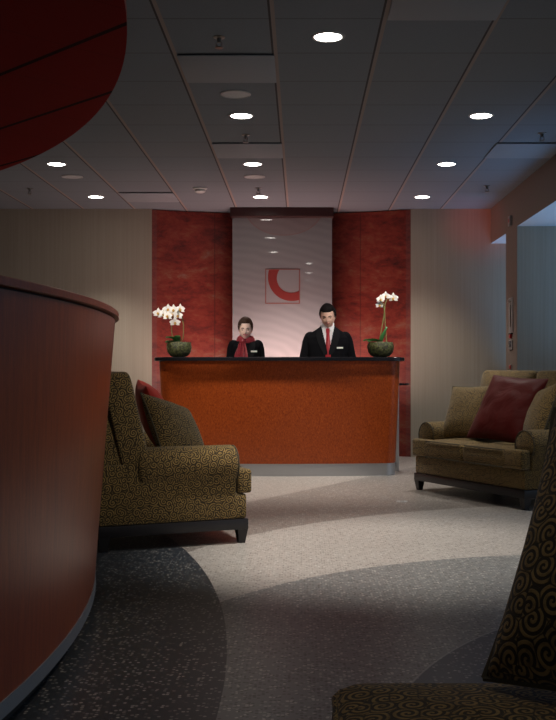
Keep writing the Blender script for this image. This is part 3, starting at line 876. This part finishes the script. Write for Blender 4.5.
    if sex == 'f':
        ball(bb, H((0, .095, .045)), .050*hs, .045*hs, .052*hs, 20, 14)
    else:
        for s in (-1, 1):
            capsule(bb, H((s*.073, -.012, .02)), .006*hs, H((s*.073, -.010, -.012)), .004*hs)
    bmesh.ops.recalc_face_normals(bb, faces=bb.faces)
    part('hair', bb, pose['hairmat'], t)
    # clothes -------------------------------------------------
    def ring(z, a, bd, yo, n=72, e=2.4):
        out = []
        for k_ in range(n):
            an = 2*PI*k_/n; c_, s_ = math.cos(an), math.sin(an)
            out.append(Vector((a*math.copysign(abs(c_)**(2/e), c_), yo+bd*math.copysign(abs(s_)**(2/e), s_), z)))
        return out
    prof = pose['torso']
    def interp(z, off=0.0):
        for (z0, a0, b0, y0), (z1, a1, b1, y1) in zip(prof, prof[1:]):
            if z0 <= z <= z1:
                q = (z-z0)/(z1-z0); q2 = q
                return a0+(a1-a0)*q2+off, b0+(b1-b0)*q2+off, y0+(y1-y0)*q2
    z0, z1 = prof[0][0], prof[-1][0]; nz = 80
    def frontsurf(x, z, off):
        a, bd, yo = interp(min(max(z, z0), z1), off); e = 2.4
        q = max(0, 1-(abs(x)/a)**e); return yo-bd*q**(1/e)
    vb, vt, vw = pose['v_bottom'], pose['v_top'], pose['v_width']
    vx = pose.get('v_x', 0)
    bb = bmesh.new(); rings = []
    for i in range(nz+1):
        z = z0+(z1-z0)*i/nz; a, bd, yo = interp(z, -.007); rings.append(ring(z, a, bd, yo))
    loft(bb, rings); part('shirt', bb, pose['shirt'], t)
    bb = bmesh.new(); rings = []
    for i in range(nz+1):
        z = z0-.02+(z1-z0-.0)*i/nz
        a, bd, yo = interp(max(z, z0), .004)
        rings.append(ring(z, a, bd, yo, 120))
    loft(bb, rings, True, False)
    dele = []
    for f_ in bb.faces:
        c_ = f_.calc_center_median()
        w = vw*max(0, (c_.z-vb)/(vt-vb))**.9
        if c_.y < 0 and abs(c_.x-vx) < w and c_.z > vb: dele.append(f_)
        elif c_.z > vt+.01 and c_.y < .02: dele.append(f_)
    bmesh.ops.delete(bb, geom=dele, context='FACES')
    for sh, el, wr in arms:
        s = 1 if sh.x > 0 else -1
        ball(bb, sh+Vector((-s*.004, 0, -.012)), .066*scale, .070*scale, .066*scale, 24, 16)
        ball(bb, sh+Vector((-s*.055, .006, .006)), .085*scale, .066*scale, .048*scale, 24, 16, Matrix.Rotation(s*.35, 3, 'Y'))
        tube(bb, [sh+Vector((0, 0, -.012)), sh+(el-sh)*.22, sh+(el-sh)*.5, el, el+(wr-el)*.5, wr-(wr-el)*.06],
             [r_*scale for r_ in (.064, .068, .062, .055, .050, .042)], 20)
    jk = part('jacket', bb, SUIT, t)
    # lapels
    for s in (-1, 1):
        bb = bmesh.new(); rws = []
        for i in range(13):
            q = i/12; z = vb+(vt-vb)*q; xi_ = vx+s*(vw*q**.9-.002); wl = (.012+.062*math.sin(PI*min(1, .15+.62*q)))*scale
            if q > .8: wl *= 1-.35*(q-.8)/.2
            xo_ = xi_+s*wl; zo = z-.018*q
            rws.append([(xi_, frontsurf(xi_, z, .008), z), (xo_, frontsurf(xo_, zo, .012), zo), (xo_, frontsurf(xo_, zo, .004), zo), (xi_, frontsurf(xi_, z, .002), z)])
        loft(bb, rws); bmesh.ops.recalc_face_normals(bb, faces=bb.faces); part('lapel', bb, LAPEL, jk)
    # trousers
    bb = bmesh.new()
    for s in (-1, 1):
        x = s*.088*scale
        tube(bb, [(x, .01, hipz+.06), (x, .01, hipz*.9), (x, 0, hipz*.53), (x, .02, .07)], [.105*scale, .10*scale, .078*scale, .072*scale], 18)
    part('trousers', bb, SUIT, t)
    for s in (-1, 1):
        bb = bmesh.new(); x = s*.085*scale
        ball(bb, (x, -.035, .042), .046*scale, .135*scale, .042, 18, 10)
        for v in bb.verts: v.co.z = max(v.co.z, 0)
        part('shoe', bb, SHOE, t)
    # badge
    bxx, bz = pose['badge']; yb = frontsurf(bxx, bz, .004)
    bb = bmesh.new(); box(bb, bxx-.033, bxx+.033, yb-.016, yb-.008, bz-.009, bz+.009, .002); part('name_badge', bb, BADGE, jk, False)
    return t, frontsurf, jk

# man
man_pose = dict(yaw=0, shoulder_z=1.415, head=(.0, -.065, 1.608), head_rot=(math.radians(20), math.radians(-3), math.radians(-8)), head_scale=1.0, wide=1.0, jaw=.24,
    elbow=(.262, .03, 1.10), wrist=(.19, -.22, 1.0), skin=SKIN, lips=LIPM, open=.0045, hairmat=HAIRB,
    hair_grow=lambda p, f: .012+.010*max(0, p.z/.117),
    hairline=lambda f, x: (.070 if f > .55 else (.070-.085*min(1, (.55-f)/.45) if f > .1 else (-.015-.05*min(1, (.1-f))))),
    torso=[(.80, .175, .125, .01), (.95, .185, .128, .01), (1.10, .195, .132, .005), (1.22, .21, .135, 0), (1.32, .222, .132, 0), (1.385, .222, .118, .004), (1.43, .185, .098, .008), (1.465, .125, .080, .012), (1.50, .078, .068, .012), (1.535, .064, .064, .01)],
    v_bottom=1.20, v_top=1.50, v_width=.072, v_x=0, shirt=SHIRT, badge=(.125, 1.272))
man, fs, jk = build_person((.285, 10.93, 0), 'person in black suit, white shirt and red tie looking down behind the reception desk', 'm', 1.0, .188, man_pose)
bb = bmesh.new(); rws = []
for i in range(17):
    q = i/16; z = 1.478-(1.478-1.0)*q
    w = .018 if q < .05 else (.021-.006*min(1, (q-.05)/.06) if q < .11 else .015+.024*min(1, (q-.11)/.6))
    yb = fs(0, z, .002)-(.014 if q < .11 else .006)
    rws.append([(-w, yb+.006, z), (0, yb-.002, z), (w, yb+.006, z), (0, yb+.010, z)])
loft(bb, rws); bmesh.ops.recalc_face_normals(bb, faces=bb.faces); part('necktie', bb, TIE, man)
for s in (-1, 1):
    bb = bmesh.new()
    pts = [Vector((s*.004, fs(.004, 1.482, .004)-.004, 1.488)), Vector((s*.066, .0, 1.545)), Vector((s*.070, -.01, 1.520)), Vector((s*.050, fs(.05, 1.44, .004)-.006, 1.440))]
    vs = [bb.verts.new(p) for p in pts]; bb.faces.new(vs if s < 0 else list(reversed(vs)))
    r = bmesh.ops.extrude_face_region(bb, geom=bb.faces[:])
    for v in r['geom']:
        if isinstance(v, bmesh.types.BMVert): v.co += Vector((0, .005, 0))
    bmesh.ops.recalc_face_normals(bb, faces=bb.faces); part('collar', bb, SHIRT, man, False)

# woman
wom_pose = dict(yaw=math.radians(6), shoulder_z=1.335, head=(-.005, -.03, 1.463), head_rot=(math.radians(4), math.radians(0), math.radians(-4)), head_scale=.90, wide=.95, jaw=.36,
    elbow=(.172, .05, 1.06), wrist=(.13, -.20, .97), skin=SKINW, lips=LIPS, open=.0065, hairmat=HAIRW,
    hair_grow=lambda p, f: .012+.030*max(0, p.z/.117)**1.2,
    hairline=lambda f, x: (.083 if f > .75 else (.083-.096*min(1, (.75-f)/.65) if f > .1 else (-.013-.045*min(1, (.1-f))))),
    torso=[(.72, .165, .115, .01), (.86, .150, .108, .01), (.98, .140, .105, .005), (1.10, .132, .118, -.004), (1.20, .142, .122, -.004), (1.285, .146, .105, .0), (1.325, .125, .086, .005), (1.355, .085, .068, .01), (1.385, .062, .056, .012), (1.41, .052, .052, .01)],
    v_bottom=1.12, v_top=1.385, v_width=.050, v_x=0, shirt=SUIT, badge=(.080, 1.235))
wom, fw, jkw = build_person((-.588, 10.93, 0), 'person in dark jacket and red scarf smiling behind the reception desk', 'f', .86, .132, wom_pose)
# scarf: wrap round the neck, knot and hanging tails
bb = bmesh.new()
for z, r, off in ((1.385, .068, 0), (1.368, .078, .006), (1.350, .084, .010)):
    pts = [(r*math.cos(a)*1.02, .006-off*.5+r*.92*math.sin(a), z+.012*math.sin(a)) for a in [2*PI*q/28 for q in range(29)]]
    tube(bb, pts, .017, 10, False)
part('scarf', bb, SCARF, wom)
sc_o = bpy.data.objects['scarf']
bb = bmesh.new(); ball(bb, (-.035, -.088, 1.345), .030, .022, .028, 14, 10); part('scarf_knot', bb, SCARF, sc_o)
for x0, x1, zb, w in ((-.050, -.085, 1.09, .036), (-.030, -.035, 1.07, .032)):
    bb = bmesh.new(); rws = []
    for i in range(15):
        q = i/14; x = x0+(x1-x0)*q**.8; z = 1.345-(1.345-zb)*q; ww = .016+w*min(1, q*1.8)
        rr_ = []
        for kx in range(9):
            u = kx/8*2-1; xx = x+u*ww; yy = fw(xx, z, .006)-.014-.008*math.cos(u*PI*2.2)
            rr_.append(Vector((xx, yy, z)))
        rws.append(rr_+[Vector((p.x, p.y+.006, p.z)) for p in reversed(rr_)])
    loft(bb, rws); bmesh.ops.recalc_face_normals(bb, faces=bb.faces); part('scarf_tail', bb, SCARF, sc_o)

# ------------------------------------------------------------------ ceiling fittings
aims = {(.155, 5.88): (.50, 6.0, 0), (.155, 4.05): (-.55, 6.0, .4)}
def downlight(x, y, label, power, size=78, col=(1, .93, .84)):
    t = root('ceiling_downlight', (x, y, CEIL), 0, label, 'ceiling light', None)
    bm_ = bmesh.new(); lathe(bm_, [(.078, -.001), (.080, -.006), (.094, -.006), (.098, 0), (.080, 0)], 36, cap=False); part('trim_ring', bm_, TRIMM, t)
    bm_ = bmesh.new(); lathe(bm_, [(.0786, -.004), (.05, -.006), (.002, -.0065)], 36, cap=True); part('lens', bm_, LAMP, t)
    if power:
        tilt = aims.get((x, y))
        l = bpy.data.lights.new('spot', 'SPOT'); l.energy = power; l.spot_size = math.radians(size); l.spot_blend = .85
        l.shadow_soft_size = .07; l.color = col
        o_ = bpy.data.objects.new('downlight_spot', l); COL.objects.link(o_); o_.location = (x, y, CEIL-.03)
        if tilt: o_.rotation_euler = (Vector(tilt)-o_.location).to_track_quat('-Z', 'Y').to_euler()
    return t
W_ = (1, .90, .77)
DL = [(-.449, 7.72, 'lit round downlight nearest the camera in the column left of centre', 90, 72),
      (-.449, 9.55, 'lit round downlight just in front of the reception desk, left of centre', 340, 74),
      (-.449, 11.38, 'lit round downlight above the desk staff', 60, 70),
      (1.355, 7.72, 'lit round downlight nearest the camera in the right-hand column', 75, 66),
      (1.355, 9.55, 'lit round downlight over the right loveseat', 170, 80),
      (1.345, 11.38, 'lit round downlight closest to the right beige back wall', 110, 90),
      (-2.275, 9.55, 'lit round downlight next to the edge of the red canopy', 110, 90),
      (-2.275, 11.38, 'lit round downlight closest to the left beige back wall', 150, 90),
      (.155, 5.88, 'large bright downlight near the top centre of the view', 360, 62),
      (.155, 4.05, 'lit downlight overhead, first one in front of the top of the view', 70, 48),
      (.155, 2.22, 'lit downlight overhead, nearest above the camera', 13, 95)]
DL[2] = (*DL[2][:2], 'lit round downlight above the desk staff, beside the dark header', *DL[2][3:])
for x, y, lab, pw, sz in DL: downlight(x, y, lab, pw, sz)

def sprinkler(x, y, label):
    t = root('sprinkler_head', (x, y, CEIL), 0, label, 'sprinkler')
    bm_ = bmesh.new(); lathe(bm_, [(.034, 0), (.034, -.004), (.014, -.010), (.010, -.03), (.004, -.034)], 20); part('escutcheon', bm_, CHROME, t)
    bm_ = bmesh.new()
    for s in (-1, 1): tube(bm_, [(s*.010, 0, -.028), (s*.018, 0, -.042), (s*.004, 0, -.060)], .003, 6)
    part('yoke', bm_, CHROME, t)
    bm_ = bmesh.new(); lathe(bm_, [(.024, -.060), (.024, -.064), (.004, -.064)], 16); part('deflector', bm_, CHROME, t)
for x, y, lab in ((-.470, 5.89, 'sprinkler head nearest the camera, ahead of the pale ceiling panel'),
                  (-.450, 8.36, 'sprinkler head just in front of the second pale ceiling panel'),
                  (-.450, 10.83, 'sprinkler head beside the downlight close to the dark header'),
                  (-2.87, 10.85, 'sprinkler head at far left beyond the red canopy'),
                  (1.95, 8.30, 'sprinkler head at upper right near the taupe bulkhead'),
                  (1.94, 10.7, 'sprinkler head in the far right corner of the ceiling')):
    sprinkler(x, y, lab)
def speaker(x, y, label):
    t = root('ceiling_speaker', (x, y, CEIL), 0, label, 'speaker')
    bm_ = bmesh.new(); lathe(bm_, [(.105, 0), (.105, -.007), (.096, -.009), (.094, -.004)], 40, cap=False); part('rim', bm_, TRIMM, t)
    bm_ = bmesh.new(); lathe(bm_, [(.095, -.005), (.05, -.008), (.002, -.009)], 40); part('grille', bm_, GRILLE, t)
for x, y, lab in ((-.452, 7.11, 'round ceiling speaker just ahead of the central downlight column'), (-.460, 10.18, 'round ceiling speaker between two downlights near the silver panel'), (-2.27, 10.18, 'round ceiling speaker at left between two downlights by the canopy')):
    speaker(x, y, lab)
t = root('smoke_detector', (-1.066, 10.83, CEIL), 0, 'white smoke detector on the ceiling above the left red wall', 'smoke detector')
bm = bmesh.new(); lathe(bm, [(.075, 0), (.075, -.012), (.066, -.018)], 28); part('base', bm, WHITE, t)
bm = bmesh.new(); lathe(bm, [(.058, -.016), (.056, -.040), (.035, -.052), (.003, -.053)], 28); part('sensor_cap', bm, WHITE, t)
def access(x0, y0, label):
    o_ = root('ceiling_panel', (x0+T/2, y0+T/2, CEIL), 0, label, 'ceiling panel')
    bm_ = bmesh.new(); box(bm_, -.295, .295, -.295, .295, -.014, -.006, .002); part('face', bm_, TILEW, o_, False)
    bm_ = bmesh.new(); box(bm_, -.285, .285, -.285, .285, -.006, 0); part('backing', bm_, TOE, o_, False)
for x0, y0, lab in ((-.762, 6.19, 'large pale dropped ceiling panel near the red canopy'), (-.762, 8.63, 'pale dropped ceiling panel in front of the second central downlight'),
                    (-1.982, 11.07, 'pale dropped ceiling panel above the left red wall edge'), (.458, 4.97, 'pale dropped ceiling panel at the top right edge of the view'),
                    (1.640, 8.63, 'pale dropped ceiling panel beside the taupe bulkhead')):
    access(x0, y0, lab)

# ------------------------------------------------------------------ column devices (face X=XB, facing -x)
GREYP = plain('grey_metal_plate', (.30, .29, .28), .45, .3)
REDL = plain('red_plastic', (.45, .02, .02), .4)
SCRN = plain('dark_screen', (.012, .02, .04), .15)
def colz(py, Y): return EYE+(PY-py)*Y/F
def coly(px): return XB*F/(px-PX)
Yc = coly(511.5)
t = root('wall_panel', (XB, Yc, 0), 0, 'tall narrow grey metal panel on the taupe column edge', 'panel')
bm = bmesh.new(); box(bm, -.012, 0, -.10, .10, colz(333, Yc), colz(297.5, Yc), .004); part('plate', bm, GREYP, t, False)
bm = bmesh.new(); ball(bm, (-.02, .02, colz(301, Yc)), .022, .05, .022, 12, 8); part('knob', bm, CHROME, t)
bm = bmesh.new(); tube(bm, [(-.016, -.02, colz(305, Yc)), (-.016, -.02, colz(327, Yc))], .007, 8); part('rod', bm, CHROME, t)
t = root('alarm_pull', (XB, Yc, 0), 0, 'small red alarm pull below the grey panel on the column', 'alarm')
bm = bmesh.new(); box(bm, -.02, 0, -.07, .07, colz(334.4, Yc), colz(333.2, Yc), .002); part('bar', bm, TOE, t, False)
bm = bmesh.new(); box(bm, -.022, 0, -.02, .035, colz(338.5, Yc), colz(334.4, Yc), .003); part('handle', bm, REDL, t, False)
t = root('card_reader', (XB, Yc, 0), 0, 'card reader with a dark screen on the column below the red pull', 'card reader')
bm = bmesh.new(); box(bm, -.014, 0, -.085, .085, colz(349.5, Yc), colz(339.8, Yc), .004); part('housing', bm, GREYP, t, False)
bm = bmesh.new(); box(bm, -.017, -.013, -.055, .055, colz(347, Yc), colz(341, Yc), .002); part('screen', bm, SCRN, t, False)
t = root('call_switch', (XB, Yc, 0), 0, 'red call button low on the column just above the loveseat back', 'button')
bm = bmesh.new(); box(bm, -.012, 0, -.05, .05, colz(372, Yc), colz(364.5, Yc), .004); part('plate', bm, GREYP, t, False)
bm = bmesh.new(); box(bm, -.022, -.011, -.035, .035, colz(369, Yc), colz(365.2, Yc), .004); part('button', bm, REDL, t, False)
t = root('alarm_strobe', (XB, Yc, 0), 0, 'small pale alarm strobe with a red mark high on the column', 'alarm')
bm = bmesh.new(); box(bm, -.03, 0, -.05, .05, colz(226, Yc), colz(216, Yc), .005); part('housing', bm, GREYP, t, False)
bm = bmesh.new(); box(bm, -.033, -.029, -.015, .02, colz(222.5, Yc), colz(219, Yc), .001); part('red_mark', bm, REDL, t, False)

# round pale plate put at a whitish spot on the floor near the loveseat
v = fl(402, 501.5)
t = root('floor_plate', (v[0], v[1], 0), 0, 'small pale metal plate set in the floor ahead of the loveseat', 'floor outlet')
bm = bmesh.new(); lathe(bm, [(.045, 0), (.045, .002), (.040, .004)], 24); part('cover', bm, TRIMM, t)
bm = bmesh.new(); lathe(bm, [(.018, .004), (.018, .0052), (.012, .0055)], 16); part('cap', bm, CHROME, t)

# ------------------------------------------------------------------ light
def area(name, loc, rot, sx, sy, e, col, spread=180):
    l = bpy.data.lights.new(name, 'AREA'); l.shape = 'RECTANGLE'; l.size = sx; l.size_y = sy; l.energy = e; l.color = col
    l.spread = math.radians(spread)
    o_ = bpy.data.objects.new(name, l); COL.objects.link(o_); o_.location = loc; o_.rotation_euler = rot; return o_
def aim(o_, tgt): o_.rotation_euler = (Vector(tgt)-o_.location).to_track_quat('-Z', 'Y').to_euler()
# added area light standing in for the cool daylight inferred from the right
area('daylight', (5.8, 5.0, 1.25), (0, math.radians(90), 0), 2.2, 8, 18, (.55, .75, 1.0))
# added unseen uplights brightening the lower silver panel and red wall
area('panel_glow_fill', (-.2, 11.72, .80), (math.radians(180-24), 0, 0), 1.1, .08, 27, (1, .58, .52))
area('wall_glow_fill', (-1.3, 11.55, .80), (math.radians(180-24), 0, 0), .7, .08, 7, (1, .74, .68))
area('wall_glow_fill', (.85, 11.55, .80), (math.radians(180-24), 0, 0), .7, .08, 2.5, (1, .74, .68))
# added red spot standing in for bounced light in the far right corner
l = bpy.data.lights.new('red_bounce_fill', 'SPOT'); l.energy = 42; l.color = (1, .07, .04); l.spot_size = math.radians(30); l.spot_blend = 1; l.shadow_soft_size = .15
o = bpy.data.objects.new('red_bounce_fill', l); COL.objects.link(o); o.location = (1.0, 10.3, 2.2); aim(o, (2.15, 12.1, 2.82))
# added spots without fixtures, brightening the two people at the desk
for ax, e_, tgt in ((1.25, 330, (.42, 10.85, 1.42)), (-1.95, 330, (-.72, 10.85, 1.38))):
    l = bpy.data.lights.new('staff_fill', 'SPOT'); l.energy = e_; l.color = (1, .92, .84); l.spot_size = math.radians(31); l.spot_blend = .8; l.shadow_soft_size = .10
    o = bpy.data.objects.new('staff_fill', l); COL.objects.link(o); o.location = (ax, 8.1, 2.9); aim(o, tgt)
# added spot with no ceiling fitting, washing the front counter
l = bpy.data.lights.new('counter_fill', 'SPOT'); l.energy = 85; l.color = (1, .80, .62); l.spot_size = math.radians(46); l.spot_blend = 1; l.shadow_soft_size = .1
o = bpy.data.objects.new('counter_fill', l); COL.objects.link(o); o.location = (.8, 5.0, 2.9); aim(o, (-.83, 3.9, .85))
# added blue area lights shining up to brighten the side passage soffit
area('soffit_fill', (3.9, 9.3, .9), (math.radians(180), 0, 0), 2.8, 2.4, 34, (.25, .55, 1.0), 110)
area('soffit_fill', (3.3, 11.8, .9), (math.radians(180), 0, 0), 1.8, .7, 12, (.25, .55, 1.0), 100)
w = bpy.data.worlds.new('World'); SC.world = w; w.use_nodes = True
bg = w.node_tree.nodes['Background']; bg.inputs[0].default_value = (.74, .84, 1.0, 1); bg.inputs[1].default_value = .10

# repeats share a group phrase
for o in list(COL.objects):
    if o.parent is None and 'label' in o:
        g = {'ceiling light': 'recessed downlights in the tiled ceiling', 'sprinkler': 'sprinkler heads in the ceiling', 'speaker': 'round speakers in the ceiling',
             'ceiling panel': 'pale dropped ceiling panels', 'orchid': 'potted orchids on the reception desk', 'sofa': 'scroll-patterned sofas in the lobby',
             'pillow': 'throw pillows on the lobby seating'}.get(o['category'])
        if g: o['group'] = g
# ------------------------------------------------------------------ camera
cam = bpy.data.cameras.new('camera'); co = bpy.data.objects.new('camera', cam); COL.objects.link(co)
co.location = (0, 0, EYE); co.rotation_euler = (PI/2, 0, 0)
cam.sensor_fit = 'VERTICAL'; cam.sensor_height = 36; cam.lens = 36*F/720
cam.shift_x = -(PX-278)/720; cam.shift_y = (PY-360)/720
cam.clip_start = .05
SC.camera = co
vs = SC.view_settings; vs.view_transform = 'Standard'; vs.look = 'None'; vs.exposure = 0; vs.gamma = 1; vs.use_curve_mapping = False
